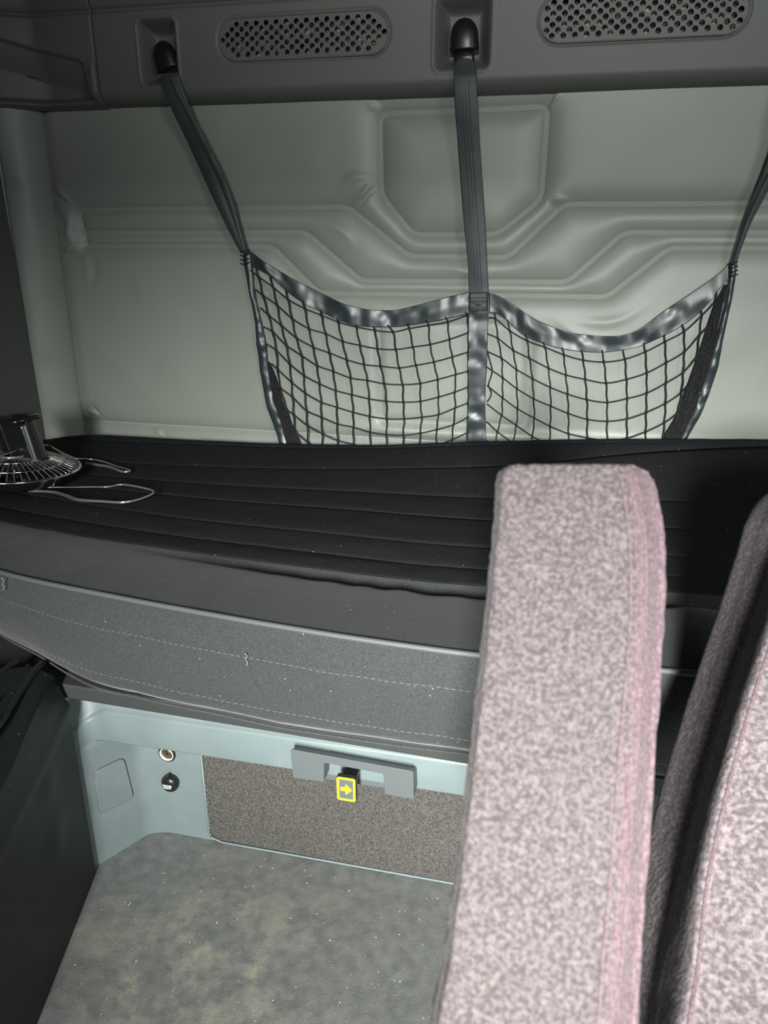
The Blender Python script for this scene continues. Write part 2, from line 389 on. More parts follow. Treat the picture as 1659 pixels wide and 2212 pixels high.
poly = [hx(*p) for p in [(-60, 62), (0, 80), (80, 104), (165, 124), (181, 135), (186, 160), (197, 205), (212, 222), (200, 240), (-60, 250)]]
def corner(Xh, Zh, dep):
    ins = np.zeros(Xh.shape, bool); k = len(poly)
    for i in range(k):
        (xa, za), (xb, zb) = poly[i], poly[(i+1) % k]
        c = ((za > Zh) != (zb > Zh)) & (Xh < (xb-xa)*(Zh-za)/(zb-za+1e-12)+xa); ins ^= c
    d = segdist(Xh, Zh, poly+[poly[0]])
    dt = segdist(Xh, Zh, poly[:5])
    dep = dep-np.where(ins, .010*ss(.0, .010, d)+.036*ss(0, .10, dt)*ss(0, .02, d), 0)*ss(ZB+.006, ZB+.030, Zh)
    dep = dep+.006*np.exp(-((Xh-(-1.028))/.012)**2)*ss(1.40, 1.37, Zh)*ss(1.30, 1.33, Zh)
    # the corner bends round towards the side wall
    return np.maximum(dep, .022)+.066*ss(-1.15, -1.27, Xh)
hc = grid_obj('corner_trim', header(-1.285, -1.0183, 190, corner), M['plastic'], None, flip=True)
tag(hc, 'moulded grey plastic corner trim with a dark scooped pocket at the upper left', 'corner trim')
glint = MB(); q = [onY(px, py, -.045) for px, py in [(-10, 166), (5, 162), (30, 162), (60, 165), (90, 170), (110, 176)]]
glint.tube(cr(q, 24), np.r_[np.linspace(.0005, .0016, 12), np.linspace(.0016, .0004, 12)], 6); glint.build('pocket_highlight', M['vpipe'], hc)  # thin tube standing in for the highlight along the pocket edge

for gi, (a, b, zc, r) in enumerate(GR):
    g = thing('speaker_grille', ((a+b)/2, HY-.002, zc), ['pill-shaped perforated plastic speaker grille between the left and middle strap hooks',
              'pill-shaped perforated plastic speaker grille to the right of the middle strap hook'][gi], 'speaker grille', 'speaker grilles in the overhead panel')
    cu = bpy.data.curves.new('g', 'CURVE'); cu.dimensions = '2D'; cu.fill_mode = 'BOTH'; cu.extrude = .0015; cu.bevel_depth = 0
    def ring(pts):
        sp = cu.splines.new('POLY'); sp.points.add(len(pts)-1); sp.use_cyclic_u = True
        for k, p in enumerate(pts): sp.points[k].co = (p[0], p[1], 0, 1)
    cap = []
    rr = r-.0025
    for k in range(25): t = -pi/2+pi*k/24; cap.append((b-r+rr*cos(t), rr*sin(t)))
    for k in range(25): t = pi/2+pi*k/24; cap.append((a+r+rr*cos(t), rr*sin(t)))
    ring(cap)
    px_, pz_ = .0212/2, .0178; nc = 0
    cx = (a+b)/2
    for i in range(-24, 25):
        for j in range(-4, 5):
            x = cx+i*px_; z = j*pz_+(pz_/2 if i % 2 else 0)
            if capsule_d(np.array([x]), np.array([z]), a, b, 0, r)[0] < -.0095:
                ring([(x+.0053*cos(t), z+.0053*sin(t)) for t in np.linspace(0, 2*pi, 14, endpoint=False)][::-1]); nc += 1
    tmp = bpy.data.objects.new('t', cu); C.objects.link(tmp); dg = bpy.context.evaluated_depsgraph_get()
    me = bpy.data.meshes.new_from_object(tmp.evaluated_get(dg)); bpy.data.objects.remove(tmp)
    me.transform(Matrix.Rotation(pi/2, 4, 'X')); me.transform(Matrix.Translation((0, HY+.001, zc)))
    link('grille_plate', me, M['plastic'], g, smooth=False)
    fr = [(x, HY-.0012, zc+z) for x, z in cap]; fr.append(fr[0])
    MB().tube(np.array(fr), .0016, 6).build('rim', M['plastic'], g)
    bk = []
    for i in range(60):
        bk.append([(a+.004+(b-a-.008)*i/59, HY+.018+.004*sin(i*1.7+j*2.1)*cos(j*1.3+i*.4), zc-r+.004+(2*r-.008)*j/15) for j in range(16)])
    grid_obj('speaker_backing', np.array(bk), M['foil'], g)

# unseen slab behind the camera, added to shade the upper wall
tc_ = MB().box((-1.3, -2.50, 1.295), (.75, -2.36, 1.64)).build('shade_slab', M['plastic'], None, .01, smooth=False); tc_['kind'] = 'structure'
# ceiling over the bunk
cl = MB().box((-1.3, -1.1, 1.62), (.75, .0, 1.64)).build('ceiling', M['plastic'], None, smooth=False); cl['kind'] = 'structure'

# ------------------------------------------------------------ hooks
def hook(cx, cy, ang, w, label, yb):
    """black dome cap over a tongue; cx,cy = centre of the cap in the photo, ang = lean of the strap"""
    c = onY(cx, cy, yb); t = thing('strap_hook', tuple(c), label, 'hook', 'strap hooks on the overhead panel')
    R = Matrix.Rotation(ang, 3, 'Y')
    def T(x, y, z): v = R @ Vector((x, y, z)); return (c[0]+v.x, c[1]+v.y, c[2]+v.z)
    n, m_ = 18, 24; G = []
    for i in range(n):
        f = i/(n-1); z = .028-.056*f                                   # top to bottom
        hw = w*(sqrt(max(0, 1-(1-min(1, f*1.85))**2))*.88+.12*f)+.0005
        hd = .016*sqrt(max(0, 1-(1-min(1, f*1.3))**2))+.0005
        G.append([T(hw*np.sign(cos(a))*abs(cos(a))**.8, -hd*np.sign(sin(a))*abs(sin(a))**.8*(1 if sin(a) > 0 else .4), z) for a in np.linspace(0, 2*pi, m_, endpoint=False)])
    mb = MB(); mb.grid(np.array(G), True, True); mb.build('hook_cap', M['black'], t)
    mb = MB(); prof = [(-.003, -.026), (-.005, -.040), (-.004, -.052), (-.006, -.062), (-.005, -.070)]
    g = []
    for y, z in prof: g.append([T(x, y-.002*cos(x/.017*1.5), z) for x in np.linspace(-.0195, .0195, 9)])
    o = grid_obj('tongue', np.array(g), M['black'], t, thick=.003)
    mb = MB(); mb.tube([T(x, -.011+.3*abs(x), -.046+.003*cos(x/.009*1.4)) for x in np.linspace(-.009, .009, 9)], .0012, 6); mb.build('rivet_bar', M['chrome'], t)
    return t
h1 = hook(356, 120, radians(-16), .027, 'black domed strap hook in the left recess of the overhead panel', -.040)
h2 = hook(1003, 74, radians(-2), .028, 'black domed strap hook in the middle recess of the overhead panel', -.040)

# ------------------------------------------------------------ cargo net
net = thing('cargo_net', tuple(onY(1030, 640, -.03)), 'black cord cargo net with webbing straps hanging in front of the quilted wall', 'cargo net')
NY = -.030
SPY = [100, 135, 165, 190, 240, 330, 450, 640]; SPD = [-.052, -.056, -.066, -.068, -.064, -.050, -.040, -.034]
def ribbon(name, A, B, ymat, ys=(NY, NY), n=80, m=13, ripple=0, rs=.03, parent=net, thick=.0012, seed=3, cup=0, yfn=None):
    a = cr(A, n); b = cr(B, n); G = np.zeros((n, m, 3)); yv = np.interp(a[:, 1], SPY, SPD) if ys == 'strap' else np.linspace(ys[0], ys[1], n)
    if ys == 'strap': yv = yv+yfn
    for i in range(n):
        for j in range(m):
            f = j/(m-1); p = a[i]*(1-f)+b[i]*f
            G[i, j] = onY(p[0], p[1], yv[i])
    L = np.r_[0, np.cumsum(np.linalg.norm(np.diff(G[:, 0], axis=0), axis=1))][:, None]*np.ones((1, m))
    Wd = np.linalg.norm(G[:, -1]-G[:, 0], axis=1)[:, None]*np.linspace(0, 1, m)[None]
    d = ripple*(vnoise((L, Wd*.6), rs, seed)+.5*vnoise((L, Wd), rs*.45, seed+1))-cup*np.sin(np.linspace(0, pi, m))[None]
    G[..., 1] += d
    return grid_obj(name, G, ymat, parent, thick=thick)
def c3(L): return [(480+x*.3617, 500+y*.3617) for x, y in L]
def c4(L): return [(1000+x*.3972, 500+y*.3972) for x, y in L]
# hanging straps
ribbon('strap', [(346, 160), (353, 195), (370, 232), (440, 385), (490, 490), (521, 548)], [(387, 158), (398, 195), (412, 232), (470, 372), (510, 480), (536, 542)], M['webbing'], 'strap', 90, 13, .004, .08, cup=.003, yfn=0)
ribbon('strap', [(361, 165), (377, 205), (420, 285), (478, 408), (512, 500), (527, 548)], [(375, 160), (392, 205), (436, 282), (492, 402), (520, 496), (533, 546)], M['webbing'], 'strap', 90, 7, .004, .05, cup=.002, seed=9, yfn=-.006)
ribbon('strap', [(993, 127), (988, 132), (981, 144), (981, 200), (990, 330), (1000, 460), (1010, 560), (1013, 640)], [(1014, 127), (1020, 132), (1029, 144), (1031, 200), (1038, 330), (1047, 460), (1052, 560), (1056, 640)], M['webbing'], 'strap', 110, 19, .003, .07, cup=.0015, yfn=0)
ribbon('strap', [(1738, 110), (1700, 220), (1655, 350), (1612, 460), (1590, 530), (1576, 572)], [(1778, 120), (1740, 225), (1690, 350), (1633, 460), (1604, 530), (1590, 574)], M['webbing'], 'strap', 90, 13, .006, .05, cup=.003, seed=21, yfn=0)
ribbon('strap', [(1752, 110), (1715, 222), (1668, 350), (1618, 460), (1594, 530), (1582, 572)], [(1768, 115), (1728, 225), (1682, 350), (1628, 462), (1600, 530), (1588, 574)], M['webbing'], 'strap', 90, 7, .004, .05, cup=.003, seed=22, yfn=-.006)
# stitch tape lines on the middle strap: raised ribs
for off in (.35, .5, .65):
    A = np.array([(983, 142), (981, 200), (990, 330), (1000, 460), (1010, 560), (1013, 636)], float); B = np.array([(1029, 142), (1031, 200), (1038, 330), (1047, 460), (1052, 560), (1056, 636)], float)
    q = cr(A*(1-off)+B*off, 90); MB().tube([onY(x, y, np.interp(y, SPY, SPD)-.0022) for i, (x, y) in enumerate(q)], .0011, 6).build('woven_rib', M['webbing'], net)
# top bands (three soft folds across)
ribbon('top_band', c3([(150, 110), (250, 180), (400, 270), (550, 350), (700, 420), (850, 462), (950, 470), (1050, 466), (1200, 430), (1350, 390), (1475, 362)]),
       c3([(165, 205), (280, 262), (380, 355), (480, 425), (590, 482), (690, 527), (800, 562), (900, 570), (1010, 571), (1110, 562), (1230, 542), (1340, 522), (1475, 490)]), M['band'], (NY, NY), 220, 25, .010, .05, seed=5)
ribbon('top_band', c4([(142, 335), (180, 345), (250, 380), (400, 480), (550, 540), (690, 565), (850, 565), (950, 535), (1100, 430), (1250, 330), (1380, 240), (1445, 178)]),
       c4([(142, 440), (190, 450), (245, 490), (330, 565), (440, 612), (560, 645), (700, 658), (800, 655), (960, 625), (1100, 565), (1200, 510), (1300, 430), (1400, 310), (1448, 255)]), M['band'], (NY, NY), 220, 25, .010, .05, seed=15)
# centre band down to the mattress and below it
ribbon('centre_band', [(1013, 632), (1011, 700), (1009, 780), (1010, 860), (1006, 950), (1004, 1010)], [(1055, 632), (1054, 700), (1052, 780), (1048, 860), (1050, 950), (1052, 1010)], M['band'], (NY-.004, NY-.004), 130, 19, .008, .045, seed=30)
st = MB()
for (x0, y0, x1, y1) in [(1015, 634, 1052, 632), (1015, 651, 1051, 650), (1015, 667, 1051, 667), (1015, 644, 1051, 643), (1015, 634, 1015, 668), (1052, 632, 1051, 668), (1018, 652, 1049, 666), (1049, 652, 1018, 666), (1032, 651, 1032, 667)]:
    q = cr([(x0, y0), (x1, y1)], 14); st.tube([onY(x, y, NY-.0115-.001*(k % 2)) for k, (x, y) in enumerate(q)], .0007, 5)
pt = ribbon('stitched_patch', [(1013, 632), (1013, 672)], [(1054, 631), (1053, 672)], M['webbing'], (NY-.010, NY-.010), 12, 9, .001, .02, thick=.002)
st.build('box_stitching', M['cord'], pt)
# side bands
ribbon('side_band', c3([(122, 130), (128, 200), (165, 370), (200, 560), (212, 700), (235, 880), (270, 1050), (335, 1240), (370, 1340)]), c3([(165, 130), (172, 200), (195, 370), (237, 560), (262, 680), (272, 800), (305, 980), (385, 1240), (430, 1340)]), M['band'], (NY-.004, NY), 170, 17, .007, .035, seed=40, cup=.003)
ribbon('side_band', c4([(1452, 170), (1446, 260), (1425, 400), (1380, 580), (1335, 720), (1290, 850), (1235, 1000), (1175, 1120), (1120, 1220)]), c4([(1492, 172), (1480, 260), (1455, 400), (1412, 600), (1385, 740), (1340, 880), (1285, 1010), (1222, 1120), (1170, 1220)]), M['band'], (NY-.004, NY), 170, 17, .007, .035, seed=41, cup=.003)
# gathered netting beside the bands
ribbon('gathered_netting', c3([(268, 790), (272, 860), (310, 1010), (350, 1150), (380, 1250), (400, 1340)]), c3([(275, 775), (318, 870), (350, 1000), (395, 1110), (438, 1200), (500, 1340)]), M['bunch'], (NY-.002, NY-.006), 70, 17, .009, .014, seed=50)
ribbon('gathered_netting', c4([(1425, 290), (1360, 420), (1290, 640), (1215, 850), (1160, 1000), (1095, 1110), (1050, 1200)]), c4([(1440, 290), (1405, 440), (1360, 660), (1300, 860), (1250, 1000), (1190, 1115), (1130, 1210)]), M['bunch'], (NY-.002, NY-.006), 110, 17, .009, .014, seed=51)
# knots where the straps meet the bands
for px, py in ((527, 556), (1584, 582)):
    mb = MB()
    for k in range(4):
        mb.tube([onY(px-9+18*f+k*.5, py-14+9*k+2*sin(f*5), -.046-.003*sin(f*pi)) for f in np.linspace(0, 1, 8)], .0013, 6)
    mb.build('bar_tack', M['cord'], net)
rowsL = [
 [(165,230),(215,270),(300,330),(390,405),(490,460),(590,500),(690,540),(800,570),(910,590),(1018,600),(1115,580),(1230,560),(1345,540),(1462,500)],
 [(195,345),(240,380),(325,440),(415,520),(515,580),(615,610),(715,655),(820,680),(925,700),(1035,705),(1138,690),(1240,675),(1355,645),(1468,605)],
 [(225,455),(275,500),(350,560),(440,635),(540,690),(637,725),(740,765),(845,795),(945,805),(1055,815),(1155,800),(1262,780),(1372,750),(1468,720)],
 [(245,570),(300,600),(380,680),(470,740),(562,800),(660,835),(765,875),(865,890),(967,910),(1075,915),(1180,908),(1285,885),(1393,855),(1468,835)],
 [(258,670),(320,710),(400,790),(485,860),(578,910),(675,950),(772,975),(875,1000),(978,1015),(1080,1020),(1182,1015),(1290,990),(1388,960),(1468,930)],
 [(290,790),(330,825),(412,900),(492,965),(588,1020),(682,1050),(780,1080),(880,1105),(982,1120),(1085,1120),(1190,1110),(1290,1095),(1390,1055),(1468,1025)],
 [(315,900),(345,935),(418,990),(500,1070),(590,1110),(685,1150),(782,1170),(882,1200),(980,1215),(1080,1218),(1182,1205),(1280,1185),(1380,1155),(1468,1110)],
 [(350,1010),(380,1060),(425,1095),(507,1160),(597,1210),(688,1250),(782,1272),(882,1300),(980,1315),(1080,1315),(1180,1305),(1278,1280),(1372,1245),(1468,1200)],
 [(380,1120),(405,1160),(432,1195),(512,1262),(597,1310),(688,1350),(782,1372),(882,1400),(980,1410),(1080,1410),(1180,1400),(1275,1380),(1368,1340),(1468,1300)]]
topsL = [None,(195,190),(278,240),(378,345),(480,415),(588,470),(686,515),(795,550),(893,560),(985,560),(1108,550),(1218,530),(1333,510),(1450,480)]
rowsR = [
 [(140,470),(176,474),(255,540),(350,595),(447,630),(548,670),(655,700),(768,710),(882,695),(993,655),(1100,600),(1203,545),(1298,460),(1375,380)],
 [(130,555),(190,582),(272,645),(362,690),(465,743),(560,780),(667,805),(780,825),(890,805),(1000,770),(1105,715),(1205,655),(1287,565),(1370,480)],
 [(130,652),(210,690),(290,750),(378,800),(475,848),(570,885),(675,915),(785,930),(893,910),(1000,880),(1105,825),(1200,765),(1275,680),(1350,590)],
 [(130,738),(215,795),(293,855),(385,910),(478,950),(574,990),(677,1022),(785,1033),(893,1020),(998,985),(1103,935),(1190,875),(1262,790),(1330,690)],
 [(130,838),(215,905),(297,965),(388,1015),(475,1060),(575,1100),(677,1122),(785,1138),(893,1125),(995,1090),(1097,1040),(1170,985),(1235,900),(1300,800)],
 [(130,938),(210,1000),(290,1055),(378,1115),(472,1160),(575,1205),(677,1228),(783,1240),(890,1230),(992,1195),(1090,1140),(1150,1080),(1200,1010),(1260,920)],
 [(128,1035),(187,1090),(272,1150),(368,1215),(470,1265),(575,1305),(677,1328),(783,1340),(888,1330),(988,1290),(1080,1240),(1130,1170),(1170,1100),(1215,1010)],
 [(126,1135),(175,1190),(262,1250),(360,1310),(468,1360),(575,1400),(677,1420),(783,1430),(886,1420),(984,1385),(1070,1330),(1110,1260),(1145,1190),(1180,1100)]]
topsR = [None,(168,445),(243,480),(340,555),(438,600),(541,632),(644,645),(755,645),(866,632),(984,605),(1097,560),(1194,505),(1297,430),(1378,330)]
def netting(rows, tops, conv, seed):
    mb = MB(); R_ = [conv(r) for r in rows]; rg = random.Random(seed)
    for r in R_:
        q = cr(r, 90); mb.tube([onY(x, y, NY-.003+.004*sin(i*.21)) for i, (x, y) in enumerate(q)], .0017, 6)
    for k in range(1, 14):
        col_ = [conv([tops[k]])[0]]+[r[k] for r in R_]
        q = cr(col_, 60); mb.tube([onY(x+.8*sin(i*.9+k), y, NY-.004+.004*sin(i*.3+k)) for i, (x, y) in enumerate(q)], .0018, 6)
    for r in R_:
        for k in range(1, 14):
            c = onY(r[k][0], r[k][1], NY-.004); mb.tube([c+np.array([0, 0, -.0035]), c, c+np.array([0, 0, .0035])], [.0015, .0031, .0015], 6)
    mb.build('netting', M['cord'], net)
netting(rowsL, topsL, c3, 1); netting(rowsR, topsR, c4, 2)
mb = MB()   # loose cord beside the centre band
q = cr([(1052, 757), (1058, 780), (1063, 800), (1060, 815), (1055, 832), (1061, 848), (1058, 860), (1052, 868)], 40); mb.tube([onY(x, y, NY-.008) for x, y in q], .0017, 6)
mb.build('loose_cord', M['cord'], net)

# ------------------------------------------------------------ bunk mattress
ctrlx = [-1.27, -1.10, -.95, -.80, -.60, -.35, -.10, .22, .45, .75]
Lw = {  # world y of every stitched line along the bunk
 0: [-.10, -.12, -.11, -.10, -.09, -.06, -.04, -.03, -.03, -.03],
 1: [-.27, -.262, -.255, -.246, -.232, -.21, -.189, -.125, -.10, -.09],
 2: [-.335, -.340, -.342, -.343, -.340, -.33, -.319, -.283, -.27, -.26],
 3: [-.39, -.405, -.415, -.423, -.432, -.434, -.434, -.395, -.38, -.37],
 4: [-.44, -.475, -.50, -.522, -.545, -.560, -.565, -.523, -.51, -.50],
 5: [-.50, -.535, -.565, -.588, -.612, -.632, -.640, -.590, -.575, -.57],
 6: [-.56, -.595, -.622, -.645, -.668, -.692, -.700, -.650, -.635, -.63],
 'p': [-.62, -.71, -.775, -.826, -.858, -.890, -.904, -.884, -.88, -.88],
 'h': [-.60, -.66, -.745, -.808, -.882, -.886, -.886, -.866, -.86, -.86]}
nx = 420; mx_ = np.linspace(-1.262, .75, nx)
def along(k): 
    c = cr(np.stack([ctrlx, Lw[k]], 1), 600); return np.interp(mx_, c[:, 0], c[:, 1])
# back edge height from the photo
be = np.array([(60, 962), (96, 952), (165, 936), (210, 934), (400, 945), (600, 954), (830, 957), (1000, 950), (1300, 943), (1659, 944), (1900, 946)], float)
bw = np.array([onY(x, y, -.052) for x, y in be]); zb_ = np.interp(mx_, bw[:, 0], bw[:, 2])
zb_ = np.convolve(np.pad(zb_, 10, 'edge'), np.ones(21)/21, 'valid')
zt_ = .550+.006*vnoise((mx_, mx_*0), .35, 5)
rows = []; tags_ = []
def row(y, z): rows.append(np.stack([mx_, np.broadcast_to(y, mx_.shape), np.broadcast_to(z, mx_.shape)], 1))
L_ = [along(k) for k in range(7)]; Pp = along('p'); Hh = along('h')
row(np.full(nx, -.30), np.full(nx, .385)); row(np.full(nx, -.06), np.full(nx, .385)); row(np.full(nx, -.046), np.full(nx, .40)); row(np.full(nx, -.044), zb_-.035)
for a in np.linspace(0, 1, 7)[0:]:
    row(-.046-.03*(1-cos(a*pi/2)), zb_-.028+.028*sin(a*pi/2))
def zl(k):  # base height of the stitched line
    f = (-L_[k]-.05)/.5; return zb_*(1-ss(0, 1, f*1.6))+(zt_-.006*(k >= 5))*ss(0, 1, f*1.6)
prevy, prevz = np.full(nx, -.078), zb_
for k in range(0, 7):
    y1, z1 = np.minimum(L_[k], -.10), zl(k); amp = .0035
    if k == 0: prevy = np.full(nx, -.078)
    for f in np.linspace(0, 1, 13)[1:]:
        yy_ = prevy*(1-f)+y1*f; zz_ = prevz*(1-f)+z1*f
        bump = amp*(abs(sin(pi*f))**.6)*(1+.5*vnoise((mx_, yy_*3), .09, 60+k))
        row(yy_, zz_+bump+(.0015*vnoise((mx_, yy_), .03, 70)))
    for dy, dz in ((-.0008, -.003), (-.0016, 0)): row(y1+dy, z1+dz)
    prevy, prevz = y1-.0016, z1
nbord = len(rows)
zp = .548+.004*vnoise((mx_, mx_*0), .2, 8)
for f in np.linspace(0, 1, 22)[1:]:
    yy_ = prevy*(1-f)+Pp*f
    dip = -.016*np.exp(-((f-.10)/.12)**2)*ss(-.75, -.30, mx_)
    wr = .0012*np.sin(mx_*95+4*vnoise((mx_, yy_), .1, 9))*np.exp(-((f-.2)/.16)**2)*ss(-.5, -.2, mx_)
    row(yy_, prevz*(1-f)+zp*f+.010*sin(pi*f)**.8+dip+wr+.002*vnoise((mx_, yy_), .05, 10))
nface = len(rows)
hp_ = np.array([(-60, 1372), (0, 1400), (83, 1432), (130, 1455), (200, 1484), (290, 1504), (450, 1540), (602, 1573), (830, 1608), (1021, 1631), (1200, 1655), (1407, 1684), (1490, 1696), (1700, 1722)], float)
zh = np.interp(mx_, *np.array([(lambda q: (q[0], q[2]))(onY(x, y, np.interp(onY(x, y, -.87)[0], mx_, Hh)-.002)) for x, y in hp_]).T)
zh = np.clip(zh, .368, .41)+.002*vnoise((mx_, mx_*0), .15, 12)
for f in np.linspace(0, 1, 34)[1:]:
    bulge = .016*np.power(sin(pi*min(f, .999)), .7)
    wr = .0035*np.sin(mx_*70+5*vnoise((mx_, mx_*0+f*.05), .12, 13))*(vnoise((mx_, mx_*0+f*.1), .2, 14)+.35)*sin(pi*f)
    rnd = .010*ss(.9, 1, f)
    row(Pp*(1-f)+Hh*f-bulge-wr*.6-.004*vnoise((mx_, mx_*0+f*.18), .07, 15)+rnd, zp*(1-f)+zh*f)
row(Hh+.03, zh-.004); row(Hh+.10, zh-.004); row(np.full(nx, -.30), zh*.5+.19)
RW = np.array(rows)
mt = thing('bunk_mattress', (-.2, -.45, .36), 'black velour bunk mattress with stitched channels lying across the sleeper', 'mattress')
o = grid_obj('mattress_top', RW[3:nbord], M['velour'], mt, flip=True)
o = grid_obj('front_border', RW[nbord-1:nface], M['velour_m'], mt, flip=True)
o = grid_obj('front_boxing', np.concatenate([RW[nface-1:]], 0), M['velour_f'], mt, flip=True); o['label'] = 'dusty grey-black velour front boxing with pale thread lines'
o = grid_obj('underside', np.concatenate([RW[-1:], RW[0:4]], 0), M['velour'], mt, flip=True)
mb = MB(); mb.tube(np.stack([mx_, Pp-.002, zp+.0005], 1)[::2], .0042, 8); mb.build('piping', M['vpipe'], mt)
for fr_ in (.29, .76):
    mb = MB(); k = nface+int(fr_*33); r = RW[k]
    for i in range(4, nx-3, 2):
        mb.tube(np.array([r[i-1]*.75+r[i]*.25, r[i], r[i]*.4+r[i+1]*.6])+np.array([0, -.0004, 0]), .00045, 4)
    mb.build('stitching', M['thread'], mt)
mb = MB(); r = RW[-4]; mb.tube(np.stack([mx_, Hh-.002, zh+.002], 1)[::2], .0016, 6); mb.build('hem', M['velour_f'], mt)
for k in range(0, 7):   # sunk seams on top
    mb = MB(); mb.tube(np.stack([mx_, L_[k]*0+np.minimum(L_[k], -.10)-.0008, zl(k)-.0012], 1)[::3], .0013, 5); mb.build('channel_seam', M['black'], mt)

# shelf pan beneath the mattress
mb = MB(); sx_ = (-.98, .74); zl_ = (.352, .312)
mb.add([(x, y, z+dz) for x, z in zip(sx_, zl_) for y, dz in ((-.842, 0), (-.842, .026), (-.05, .026), (-.05, .012), (-.80, .012), (-.80, 0))],
       [(0, 1, 2, 3, 4, 5), (11, 10, 9, 8, 7, 6)]+[(i, 6+i, 6+(i+1) % 6, (i+1) % 6) for i in range(6)]); pan = mb.build('bunk_shelf', M['gap'], None, .003, origin=(-.1, -.4, .336))
tag(pan, 'dark steel bunk shelf edge showing under the black mattress', 'shelf')

# ------------------------------------------------------------ bunk base moulding
path = resamp(rounded([(-.790, -.945), (-.722, -.837), (-.672, -.748), (-.645, -.737), (-.50, -.737), (.10, -.737), (.150, -.745), (.205, -.855), (.26, -.96)], .045, 8), 420)
lpath = resamp(rounded([(-.790, -.945), (-.728, -.840), (-.712, -.806), (-.60, -.806), (.10, -.806), (.165, -.806), (.205, -.855), (.26, -.96)], .030, 8), 420)
# keep the two plans in step along the straight run
def instep(p):
    k = np.linspace(0, 1, 420); x = p[:, 0]; key = np.array([-.790, -.60, .08, .26]); kk = np.array([0, .25, .78, 1.])
    s_ = np.interp(key, x, np.arange(420)); idx = np.interp(k, kk, s_); return np.stack([np.interp(idx, np.arange(420), p[:, 0]), np.interp(idx, np.arange(420), p[:, 1])], 1)
path, lpath = instep(path), instep(lpath)
T = np.gradient(lpath, axis=0); T /= np.linalg.norm(T, axis=1)[:, None]; Nn = np.stack([T[:, 1], -T[:, 0]], 1)
zc = np.concatenate([np.linspace(0, .20, 24)[:-1], np.linspace(.20, .326, 64)])
G = np.zeros((len(zc), 420, 3))
end = np.maximum(ss(-.68, -.745, lpath[:, 0]), ss(.13, .215, lpath[:, 0]))
for i, z in enumerate(zc):
    zlb = .237; ztp = .304-.030*end
    lip = ss(zlb-.003, zlb+.009, z)
    q = path+(lpath-path)*lip
    off = .003*np.sin(np.clip((z-zlb)/(ztp-zlb), 0, 1)*pi)-np.clip(z-ztp, 0, 1)*.35-ss(-.003, .004, z-ztp)*.005
    G[i, :, :2] = q+Nn*off[:, None]; G[i, :, 2] = z
base = thing('bunk_cabinet', (-.25, -.737, 0), 'pale blue-grey moulded bunk cabinet with recessed front beneath the mattress', 'bunk base')
o = grid_obj('moulded_panel', G, M['bluegrey'], base)
# carpet insert
mb = MB(); cp = [(-.553, .262), (-.553, .02), (-.547, .012), (-.535, .006), (-.09, .004), (.085, .004), (.095, .015), (.095, .262)]
f0 = lambda x, z: (x, -.7395, z); f1 = lambda x, z: (x, -.733, z)
prism(mb, cp, f0, f1); mb.build('carpet_insert', M['carpet'], base, smooth=False)['label'] = 'brown-grey ribbed carpet insert with a frayed left edge'
mb = MB(); rg = random.Random(3)
for i in range(70):
    z = .01+.125*rg.random(); l = .003+.005*rg.random(); a = rg.uniform(-.7, .7)
    mb.tube([(-.554, -.7405, z), (-.554+l*.5, -.7425-.002*rg.random(), z+l*.5*sin(a)), (-.554+l*cos(a), -.7415, z+l*sin(a))], .0005, 4)
mb.build('frayed_edge', M['thread'], base)
mb = MB(); mb.tube([(-.556, -.7395, .19), (-.556, -.7395, .022), (-.550, -.7405, .009), (-.53, -.741, .003), (-.1, -.741, .003), (.1, -.741, .003)], .0022, 6); mb.build('bead_trim', M['bluegrey'], base)
# floor
Xf, Yf = np.meshgrid(np.linspace(-1.29, .75, 80), np.linspace(-.66, -2.35, 80))
fl = grid_obj('floor', np.stack([Xf, Yf, .0012*vnoise((Xf, Yf), .12, 33)-.0008], -1), M['floor'], None, kind='structure'); fl.modifiers.new('s', 'SOLIDIFY').thickness = .012

# square access cover on the splayed side
pA = np.array([-.722, -.837, 0]); pB = np.array([-.672, -.748, 0]); sd = (pB-pA)/np.linalg.norm(pB-pA); sn = np.array([sd[1], -sd[0], 0])
cs = [onP(px, py, pA+sn*.004, sn) for px, py in [(205, 1668), (268, 1638), (290, 1724), (217, 1760)]]
cs2 = [(np.dot(c-pA, sd), c[2]) for c in cs]
rc = rounded(cs2+cs2[:2], .010, 5)[1:-1] if False else None
pc = rpoly(cs2, .010); loc = pA+sd*np.mean([c[0] for c in cs2])+np.array([0, 0, np.mean([c[1] for c in cs2])])
mb = MB(); prism(mb, pc, lambda s_, z: pA+sd*s_+sn*.0032+np.array([0, 0, z]), lambda s_, z: pA+sd*s_-sn*.002+np.array([0, 0, z]))
cv = mb.build('access_cover', M['bluegrey'], None, .0012, origin=loc); tag(cv, 'small square blue-grey access cover on the angled left side of the bunk cabinet', 'cover')
lp = [pA+sd*s_+sn*.0015+np.array([0, 0, z]) for s_, z in pc]; lp.append(lp[0])
MB().tube(np.array(lp), .0011, 6).build('cover_joint', M['handle'], cv)

